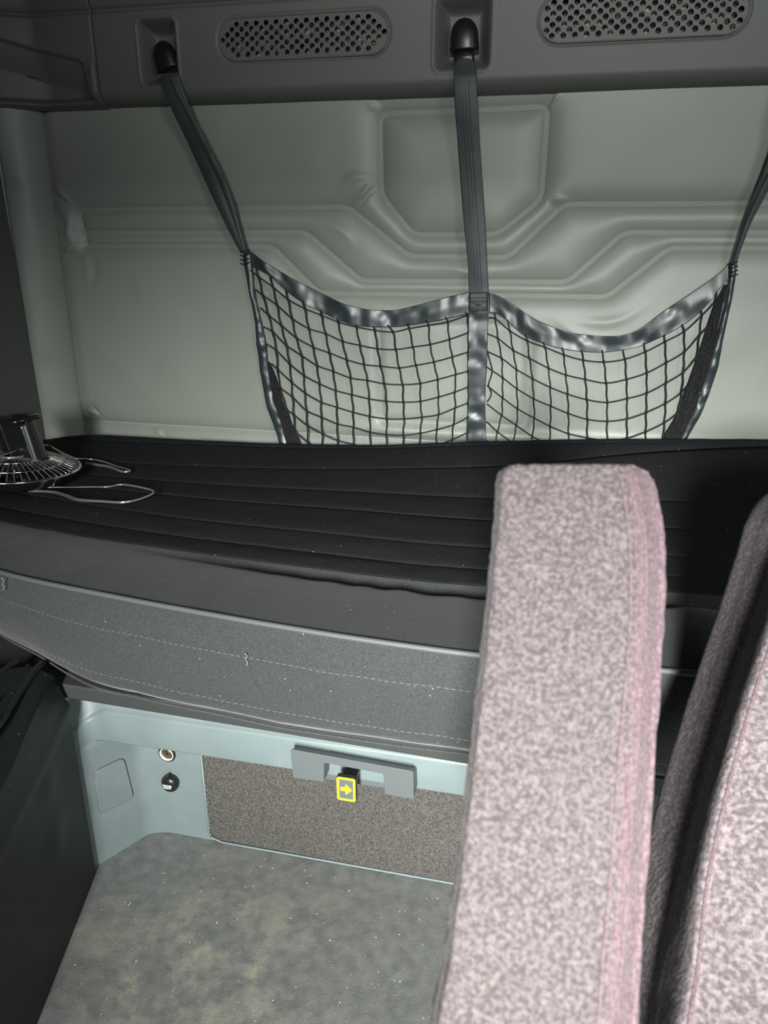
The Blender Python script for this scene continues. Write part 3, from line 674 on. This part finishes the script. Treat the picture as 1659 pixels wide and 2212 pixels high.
# lighter socket and capped socket
def disc(mb, c, prof, seg=28):
    """lathe about the y axis: prof = [(r, y)]"""
    G = np.array([[(c[0]+r*cos(a), c[1]+y, c[2]+r*sin(a)) for a in np.linspace(0, 2*pi, seg, endpoint=False)] for r, y in prof])
    return mb.grid(G, True, True)
c0 = onY(361, 1628, -.738)
t = thing('lighter_socket', tuple(c0), 'round cigarette lighter socket with a cream ring just under the lip', 'socket')
disc(MB(), c0, [(.0158, .006), (.0162, -.001), (.0152, -.0025), (.0128, -.0025), (.0125, .004)]).build('bezel', M['black'], t)
disc(MB(), c0, [(.0130, .003), (.0132, -.0032), (.0118, -.0036), (.0112, -.001), (.0110, .004)]).build('ring', M['cream'], t)
disc(MB(), c0, [(.0113, .004), (.0110, .0005), (.0004, .0002)]).build('well', M['brass'], t)
MB().box((c0[0]-.0015, c0[1]-.002, c0[2]-.002), (c0[0]+.0012, c0[1]+.001, c0[2]+.006)).build('contact', M['black'], t)
c1 = onY(368, 1690, -.742)
t = thing('socket_cap', tuple(c1), 'black rubber dust cap with white printing below the lighter socket', 'socket cap')
mb = MB(); G = []
for (r, y) in [(.0155, .007), (.0162, -.001), (.0158, -.004), (.0130, -.008), (.0080, -.0105), (.0006, -.0115)]:
    G.append([(c1[0]+r*cos(a), c1[1]+y, c1[2]+r*sin(a)*(1.12 if sin(a) < 0 else 1.0)) for a in np.linspace(0, 2*pi, 32, endpoint=False)])
mb.grid(np.array(G), True, True); mb.build('cap_body', M['black'], t)
mb = MB(); mb.tube([(c1[0]+.002, c1[1]-.004, c1[2]+.013), (c1[0]+.003, c1[1]-.006, c1[2]+.019), (c1[0]+.001, c1[1]-.009, c1[2]+.0235)], .0028, 8, .5); mb.build('pull_tab', M['black'], t)
def text(s_, loc_, size, mat_, parent, name='lettering', rot=(pi/2, 0, 0)):
    cu = bpy.data.curves.new('t', 'FONT'); cu.body = s_; cu.size = size; cu.extrude = .0002; cu.align_x = 'CENTER'; cu.align_y = 'CENTER'; cu.offset = .0002
    o = bpy.data.objects.new('t', cu); C.objects.link(o); dg = bpy.context.evaluated_depsgraph_get(); me = bpy.data.meshes.new_from_object(o.evaluated_get(dg)); bpy.data.objects.remove(o)
    me.transform(Matrix.Rotation(rot[2], 4, 'Z') @ Matrix.Rotation(rot[0], 4, 'X')); me.transform(Matrix.Translation(Vector(loc_)))
    return link(name, me, mat_, parent, smooth=False)
text('POWER', (c1[0]+.0004, c1[1]-.0127, c1[2]+.0020), .0050, M['white'], t)
text('POINT', (c1[0]+.0004, c1[1]-.0125, c1[2]-.0028), .0050, M['white'], t)

# ------------------------------------------------------------ pull handle with latch tag
t = thing('pull_handle', (-.26, -.815, .27), 'grey plastic U-shaped pull handle under the bunk edge', 'handle')
def hz(px, py): p = onY(px, py, -.838); return (p[0], p[2])
ou = [hz(*p) for p in [(627, 1618), (893, 1666), (894, 1727), (831, 1716), (828, 1672), (700, 1648), (700, 1690), (633, 1680)]]
outl = rpoly(ou, .0035, 3)
mb = MB(); prism(mb, outl, lambda x, z: (x, -.838, z), lambda x, z: (x, -.800, z-(.020 if z > hz(*((x-ou[0][0])/(ou[1][0]-ou[0][0])*266+627, 0))[1]*0+ou[0][1]-.012 else 0)))
mb.build('grip', M['handle'], t, .0032)
mb = MB(); mb.box((-.315, -.806, .236), (-.205, -.800, .292)); mb.build('back_plate', M['handle'], t, .001)
tg = thing('latch_tag', (-.262, -.845, .262), 'black latch tag with a yellow arrow and yellow border inside the pull handle', 'latch tag')
TX, TZ, hw, hh = -.2615, .2640, .0150, .0215
mb = MB(); prism(mb, rrect(TX-hw, TZ-hh, TX+hw, TZ+hh, .004), lambda x, z: (x, -.853, z), lambda x, z: (x, -.8445, z)); mb.build('tag_plate', M['black'], tg, .0008)
mb = MB(); mb.box((TX-.008, -.848, TZ+.013), (TX+.014, -.828, TZ+.020)); mb.build('arm', M['black'], tg, .001)
o_ = rrect(TX-hw+.0006, TZ-hh+.0006, TX+hw-.0006, TZ+hh-.0006, .0038); i_ = rrect(TX-hw+.0042, TZ-hh+.0042, TX+hw-.0042, TZ+hh-.0042, .0008)
mb = MB(); n = len(o_)
mb.add([(x, -.8538, z) for x, z in o_]+[(x, -.8538, z) for x, z in i_]+[(x, -.8528, z) for x, z in o_]+[(x, -.8528, z) for x, z in i_],
       [(i, (i+1) % n, n+(i+1) % n, n+i) for i in range(n)]+[(i, 2*n+i, 2*n+(i+1) % n, (i+1) % n) for i in range(n)]+[(n+i, n+(i+1) % n, 3*n+(i+1) % n, 3*n+i) for i in range(n)])
mb.build('border', M['yellow'], tg, smooth=False)
mb = MB(); prism(mb, rrect(TX-hw+.0042, TZ-hh+.0042, TX+hw-.0042, TZ+hh-.0042, .0008), lambda x, z: (x, -.8534, z), lambda x, z: (x, -.8528, z)); mb.build('face', M['handle'], tg, smooth=False)
ar = [(-.0085, -.0032), (-.0015, -.0032), (-.0005, -.0095), (.0092, .0), (-.0005, .0095), (-.0015, .0040), (-.0085, .0032)]
mb = MB(); prism(mb, [(TX+a, TZ+b) for a, b in ar], lambda x, z: (x, -.8542, z), lambda x, z: (x, -.8532, z)); mb.build('arrow', M['yellow'], tg, smooth=False)

# ------------------------------------------------------------ black side panel at lower left
qA = np.array([-.716, -.852]); qB = np.array([-.645, -1.113]); d2 = (qB-qA)/np.linalg.norm(qB-qA); n2 = np.array([-d2[1], d2[0]])
if n2[0] < 0: n2 = -n2
sv = np.linspace(0, .40, 90); zv = np.concatenate([np.linspace(0, 1, 90), 1+np.linspace(0, 1, 24)[1:]]); Sg, Vg = np.meshgrid(sv, zv)
ztop = .398-.03*ss(.02, .25, Sg); th_ = np.clip(Vg-1, 0, 1); Zg = np.minimum(Vg, 1)*ztop
roll = .030*np.sin(np.clip(th_*4, 0, 1)*pi/2)+.52*np.clip(th_*4-1, 0, 3)/3; Zg = Zg+.016*(np.sin(np.clip(th_*4, 0, 1)*pi/2))-.02*np.clip(th_*4-1, 0, 3)/3
off = -.012*ss(.33, .40, Zg)-roll
off += .005*np.exp(-((Sg-.12)**2+(Zg-.19)**2)/.0012)+.003*np.exp(-((Sg-.11)**2+(Zg-.28)**2)/.0008)
off += .004*np.exp(-((Zg-.335+.1*Sg)/.012)**2)*(Vg <= 1)
off = np.maximum(np.minimum(off, -.52*ss(.392, .40, Sg)), -.55)*(Sg > .38)+off*(Sg <= .38)
G = np.stack([qA[0]+d2[0]*Sg+n2[0]*off, qA[1]+d2[1]*Sg+n2[1]*off, Zg], -1)
sp = grid_obj('side_panel', G, M['side'], None); sp.modifiers.new('s', 'SOLIDIFY').thickness = .012
tag(sp, 'matt black panel along the left of the floor, running under the mattress', 'panel')
mb = MB()
for (pp, w_) in (([(-40, 1610), (0, 1560), (40, 1500), (75, 1450), (92, 1432)], .006), ([(-40, 1560), (0, 1505), (30, 1470), (62, 1437)], .004), ([(-40, 1500), (10, 1448), (40, 1426)], .006)):
    q = cr(pp, 24); Q = [onZ(x, y, .408+w_*.5) for x, y in q]
    mb.tube(np.array(Q), w_, 10, .7)
o = mb.build('folded_strap', M['smoke'], None, origin=tuple(Q[10])); tag(o, 'glossy black folded strapping at the far left below the mattress corner', 'strap')

# ------------------------------------------------------------ fan lying on the mattress
FC = onZ(28, 1012, .590); fz = .553
fan = thing('desk_fan', (FC[0], FC[1], fz), 'small chrome wire-guard fan lying upside down on the left of the mattress', 'fan')
tilt = Matrix.Rotation(radians(3), 3, 'Y') @ Matrix.Rotation(radians(-4), 3, 'X')
def FT(x, y, z): v = tilt @ Vector((x, y, z)); return np.array([FC[0]+v.x, FC[1]+v.y, .592+v.z])
RF = .128
def guard_z(r): return .026*(1-(r/RF)**2.6)
mb = MB(); nw = 56
for k in range(nw):
    a = 2*pi*k/nw
    mb.tube([FT(r*cos(a), r*sin(a), guard_z(r)) for r in np.linspace(.026, RF, 9)], .0010, 5)
mb.build('wire_guard', M['wire'], fan)
for rr_, w_, mt_ in ((RF, .0036, 'chrome'), (.098, .0022, 'chrome'), (.062, .0018, 'chrome'), (.026, .003, 'wire')):
    a = np.linspace(0, 2*pi, 73); MB().tube([FT(rr_*cos(t_), rr_*sin(t_), guard_z(rr_)+.001) for t_ in a], w_, 6).build('guard_ring', M[mt_], fan)
G = np.array([[FT(r*cos(a), r*sin(a), z) for a in np.linspace(0, 2*pi, 48, endpoint=False)] for r, z in [(RF-.001, -.002), (RF-.010, -.016), (RF-.035, -.028), (.05, -.034), (.001, -.034)]])
MB().grid(G, True).build('rear_housing', M['smoke'], fan)
for k in range(4):
    g = []
    for i in range(8):
        r = .022+.075*i/7; w_ = .018+.030*sin(pi*(i+1)/9)
        g.append([FT(r*cos(pi/2*k+(f-.5)*w_/r*1.2), r*sin(pi/2*k+(f-.5)*w_/r*1.2), -.006+.014*(f-.5)) for f in np.linspace(0, 1, 6)])
    grid_obj('blade', np.array(g), M['smoke'], fan, thick=.0012)
MB().grid(np.array([[FT(r*cos(a), r*sin(a), z) for a in np.linspace(0, 2*pi, 24, endpoint=False)] for r, z in [(.022, -.02), (.022, .012), (.016, .016), (.001, .017)]]), True).build('hub', M['smoke'], fan)
# pedestal: broad glossy yoke carrying the round foot
foot = onY(28, 905, FC[1]+.015)
G = np.array([[(foot[0]+r*cos(a), foot[1]+r*.8*sin(a), foot[2]+z+.006*cos(a)) for a in np.linspace(0, 2*pi, 48, endpoint=False)] for r, z in [(.001, .004), (.050, .004), (.056, .001), (.055, -.003), (.001, -.004)]])
MB().grid(G, True).build('round_foot', M['smoke'], fan)
dz_ = foot[2]-.606
G = []
for i in range(16):
    f = i/15; z = .608+dz_*f; w_ = .044-.004*f
    G.append([(foot[0]+(1-f)*.018+w_*np.sign(cos(a))*abs(cos(a))**.5, foot[1]+.018*np.sign(sin(a))*abs(sin(a))**.5, z) for a in np.linspace(0, 2*pi, 32, endpoint=False)])
MB().grid(np.array(G), True, True).build('pedestal', M['smoke'], fan)
for sx, w_ in ((-.018, .0016), (.034, .0085)):
    MB().tube([(foot[0]+sx+(1-f)*.018, foot[1]-.0185, .604+dz_*f) for f in np.linspace(0, 1, 10)], w_, 10, .45).build('chrome_strip', M['chrome'], fan)
# power cords
def c5(L): return [(x*.2411, 850+y*.2411) for x, y in L]
def cord(pts, label, zf, dbl=.0042, r=.0013):
    q = cr(c5(pts), 150); mb = MB(); P0 = np.array([onZ(x, y, zf(i/149)) for i, (x, y) in enumerate(q)])
    T_ = np.gradient(P0, axis=0); T_ /= np.linalg.norm(T_, axis=1)[:, None]; B_ = np.cross(T_, [0, 0, 1.]); B_ /= np.linalg.norm(B_, axis=1)[:, None]+1e-9
    sh = dbl*(.5+.5*np.sin(np.linspace(0, 9, 150)))[:, None]
    mb.tube(P0-B_*sh*.5, r, 7); mb.tube(P0+B_*sh*.5+np.array([0, 0, .0012]), r, 7)
    o = mb.build('power_cord', M['wire'], None, origin=tuple(P0[75])); tag(o, label, 'power cord', 'cords on the mattress')
hf = lambda z0, z1, k=1: (lambda f: z0*(1-f**k)+z1*f**k)
cord([(-160, 600), (0, 560), (120, 525), (270, 488), (420, 466), (500, 500), (580, 545), (690, 590)], 'shiny wire cord arching over the top of the fan guard', lambda f: .622+.008*sin(pi*f)-.018*f*f)
cord([(160, 455), (210, 452), (300, 497), (410, 548), (500, 570), (640, 585), (780, 590), (900, 605), (1050, 655), (1165, 690), (1100, 702), (980, 660), (860, 640), (760, 625)], 'shiny cord trailing off the right side of the fan onto the mattress', lambda f: .632*(1-ss(0, .5, f))+.562*ss(0, .5, f))
cord([(-160, 890), (0, 878), (250, 855), (500, 843), (700, 842), (850, 840), (960, 840), (1080, 820), (1180, 828), (1340, 862), (1380, 885), (1340, 915), (1230, 955), (1090, 978), (900, 968), (700, 955), (600, 920), (500, 890), (400, 880), (255, 878)], 'long looped shiny cord lying on the mattress in front of the fan', lambda f: .5655)
cord([(-160, 720), (0, 788), (60, 820), (130, 843), (210, 852)], 'short shiny cord end crossing at the lower left of the fan', lambda f: .572-.004*f)

# lint on the mattress front
for px, py, dy, lab in ((532, 1425, -.907, 'tan scrap of lint below the piping at the middle of the mattress front'), (6, 1262, -.83, 'pale thread of lint at the far left of the mattress front')):
    k = [onY(px+a, py+b, np.interp(onY(px, py, dy)[0], mx_, Pp)-.017) for a, b in ((-3, -14), (2, -8), (-1, 0), (3, 6), (0, 14))]
    o = MB().tube(cr(k, 16), [.0006+.0006*sin(i*1.3)**2 for i in range(16)], 5).build('lint', M['thread'], None, origin=tuple(k[2])); tag(o, lab, 'lint', 'lint on the mattress front')

# ------------------------------------------------------------ foreground seat pieces (out of focus)
def loft(rows_, n, m_):
    """rows_: list of closed 3D cross-sections with equal count"""
    A = np.array(rows_, float); return np.stack([cr(A[:, j], n) for j in range(A.shape[1])], 1)
def fuzz(G, amp, sc, seed):
    n, m_ = G.shape[:2]; X_, Y_ = np.meshgrid(np.arange(m_)*1., np.arange(n)*1.)
    Nn_ = np.cross(np.gradient(G, axis=0), np.roll(G, -1, 1)-np.roll(G, 1, 1)); Nn_ /= np.linalg.norm(Nn_, axis=2)[..., None]+1e-12
    return G+Nn_*(amp*vnoise((X_, Y_), sc, seed))[..., None]
arm = thing('armrest', tuple(onD(1250, 1100, .46)), 'raised mauve-grey velour armrest standing upright in the foreground', 'armrest')
# front face edges (left, right) and the narrow right side, from top to bottom; depth falls towards the bottom
spec = [  # py, left px, front-right px, side px, depth
 (1006, 1108, 1325, 1365, .470), (1015, 1094, 1338, 1392, .468), (1040, 1087, 1352, 1412, .466), (1100, 1083, 1362, 1427, .463), (1200, 1075, 1372, 1437, .458), (1340, 1062, 1372, 1434, .450), (1500, 1045, 1360, 1425, .441),
 (1700, 1022, 1345, 1410, .430), (1900, 1000, 1330, 1397, .420), (2100, 972, 1312, 1382, .410), (2300, 935, 1300, 1372, .402), (2600, 880, 1280, 1350, .392)]
RWS = []
for py, l, r_, s_, dep in spec:
    sl = .0; A = onD(l, py, dep+.010); B = onD(r_, py, dep); Cc = onD(s_, py, dep+.022)
    bk = fw*.055
    mid_ = (A+B)/2-fw*.004; q1 = A*.8+B*.2-fw*.003; q2 = A*.2+B*.8-fw*.003
    RWS.append([A+bk*.5, A+bk*.12, A-fw*.002, q1, mid_, q2, B-fw*.002, B+(Cc-B)*.3-fw*.002, B+(Cc-B)*.75, Cc, Cc+bk*.5, Cc+bk*.9-rt*.012, (A+Cc)/2+bk*1.15, A+bk*.95+rt*.008])
Rr = np.array(RWS); cen = Rr.mean(1)
cap0 = Rr[0]*.8+cen[0]*.2+up*.0005; cap1 = Rr[0]*.4+cen[0]*.6+up*.001; cap2 = Rr[0]*.01+cen[0]*.99+up*.001
Rr = np.concatenate([[cap2, cap1, cap0], Rr], 0)
def refine(A, m_):
    out = []
    for row_ in A:
        k = len(row_); q = np.vstack([row_[-2:], row_, row_[:3]]); c = cr(q, (k+5)*12)
        # cut the wrapped middle period by nearest points
        s0 = np.argmin(np.linalg.norm(c[:40]-row_[0], axis=1)); s1 = s0+10+np.argmin(np.linalg.norm(c[s0+10+60:]-row_[0], axis=1))+60
        out.append(resamp(c[s0:s1+1], m_+1)[:-1])
    return np.array(out)
def refine2(A, m_):
    """closed Catmull-Rom per column index so every ring keeps the same parameter"""
    out = []
    k = A.shape[1]; sub = m_//k
    for row_ in A:
        r = []
        for i in range(k):
            a, b, c, d = row_[i-1], row_[i], row_[(i+1) % k], row_[(i+2) % k]
            for t_ in np.linspace(0, 1, sub, endpoint=False):
                r.append(.5*(2*b+(c-a)*t_+(2*a-5*b+4*c-d)*t_*t_+(3*b-a-3*c+d)*t_**3))
        out.append(r)
    return np.array(out)
def longr(A, per):
    out = []
    n = len(A); q = np.concatenate([[2*A[0]-A[1]], A, [2*A[-1]-A[-2]]], 0)
    for i in range(1, n):
        a, b, c, d = q[i-1], q[i], q[i+1], q[i+2]
        for t_ in np.linspace(0, 1, per, endpoint=False):
            out.append(.5*(2*b+(c-a)*t_+(2*a-5*b+4*c-d)*t_*t_+(3*b-a-3*c+d)*t_**3))
    out.append(A[-1]); return np.array(out)
Ga = longr(refine2(Rr, 14*14), 14); Ga = fuzz(Ga, .0016, 3.0, 90)
sub = 14
cut0, cut1 = 6*sub, 9*sub+4
grid_obj('padded_cover', np.concatenate([Ga[:, cut1:], Ga[:, :cut0+1]], 1), M['tweed'], arm)
o = grid_obj('side_strip', Ga[:, cut0:cut1+1], M['tweed_rib'], arm); o['label'] = 'pinkish ribbed side strip along the right edge'
for c_, w_ in ((cut0-4, .0011), (cut0+3, .0012), (cut0+9, .0008), (cut0+15, .0008)):
    MB().tube(Ga[50:, c_]-fw*.0004, w_, 6).build('seam', M['tweed_rib'], arm)
# driver's seat back at the right edge
seat = thing('seat_back', tuple(onD(1640, 1900, .62)), 'large plum velour seat back filling the lower right corner of the view', 'seat')
spec = [(1060, 1740, 1830, .74), (1120, 1690, 1785, .72), (1210, 1662, 1722, .70), (1330, 1625, 1680, .68), (1500, 1570, 1622, .65), (1700, 1510, 1565, .62), (1900, 1460, 1520, .59), (2100, 1410, 1495, .56), (2300, 1380, 1460, .53), (2600, 1335, 1410, .50)]
RWS = []
for py, l, f_, dep in spec:
    A = onD(l, py, dep+.08); B = onD(f_, py, dep); Cc = onD(f_+500, py, dep-.01)
    RWS.append([A+fw*.09+rt*.01, A+fw*.04, A, A*.6+B*.4-rt*.003, B+fw*.006-rt*.002, B-fw*.004+rt*.010, B*.7+Cc*.3-fw*.02, (B+Cc)/2-fw*.025, Cc, Cc+fw*.16, (A+Cc)/2+fw*.14])
Rr = np.array(RWS); cen = Rr.mean(1)
Rr = np.concatenate([[Rr[0]*.02+cen[0]*.98+up*.02, Rr[0]*.5+cen[0]*.5+up*.015], Rr], 0)
Gs = longr(refine2(Rr, 11*14), 16); Gs = fuzz(Gs, .0005, 2.0, 91)
grid_obj('seat_cushion', Gs, M['tweed_d'], seat, closed=True)
MB().tube(Gs[30:, int(4.7*14)], .0016, 6).build('seam', M['tweed_rib'], seat)
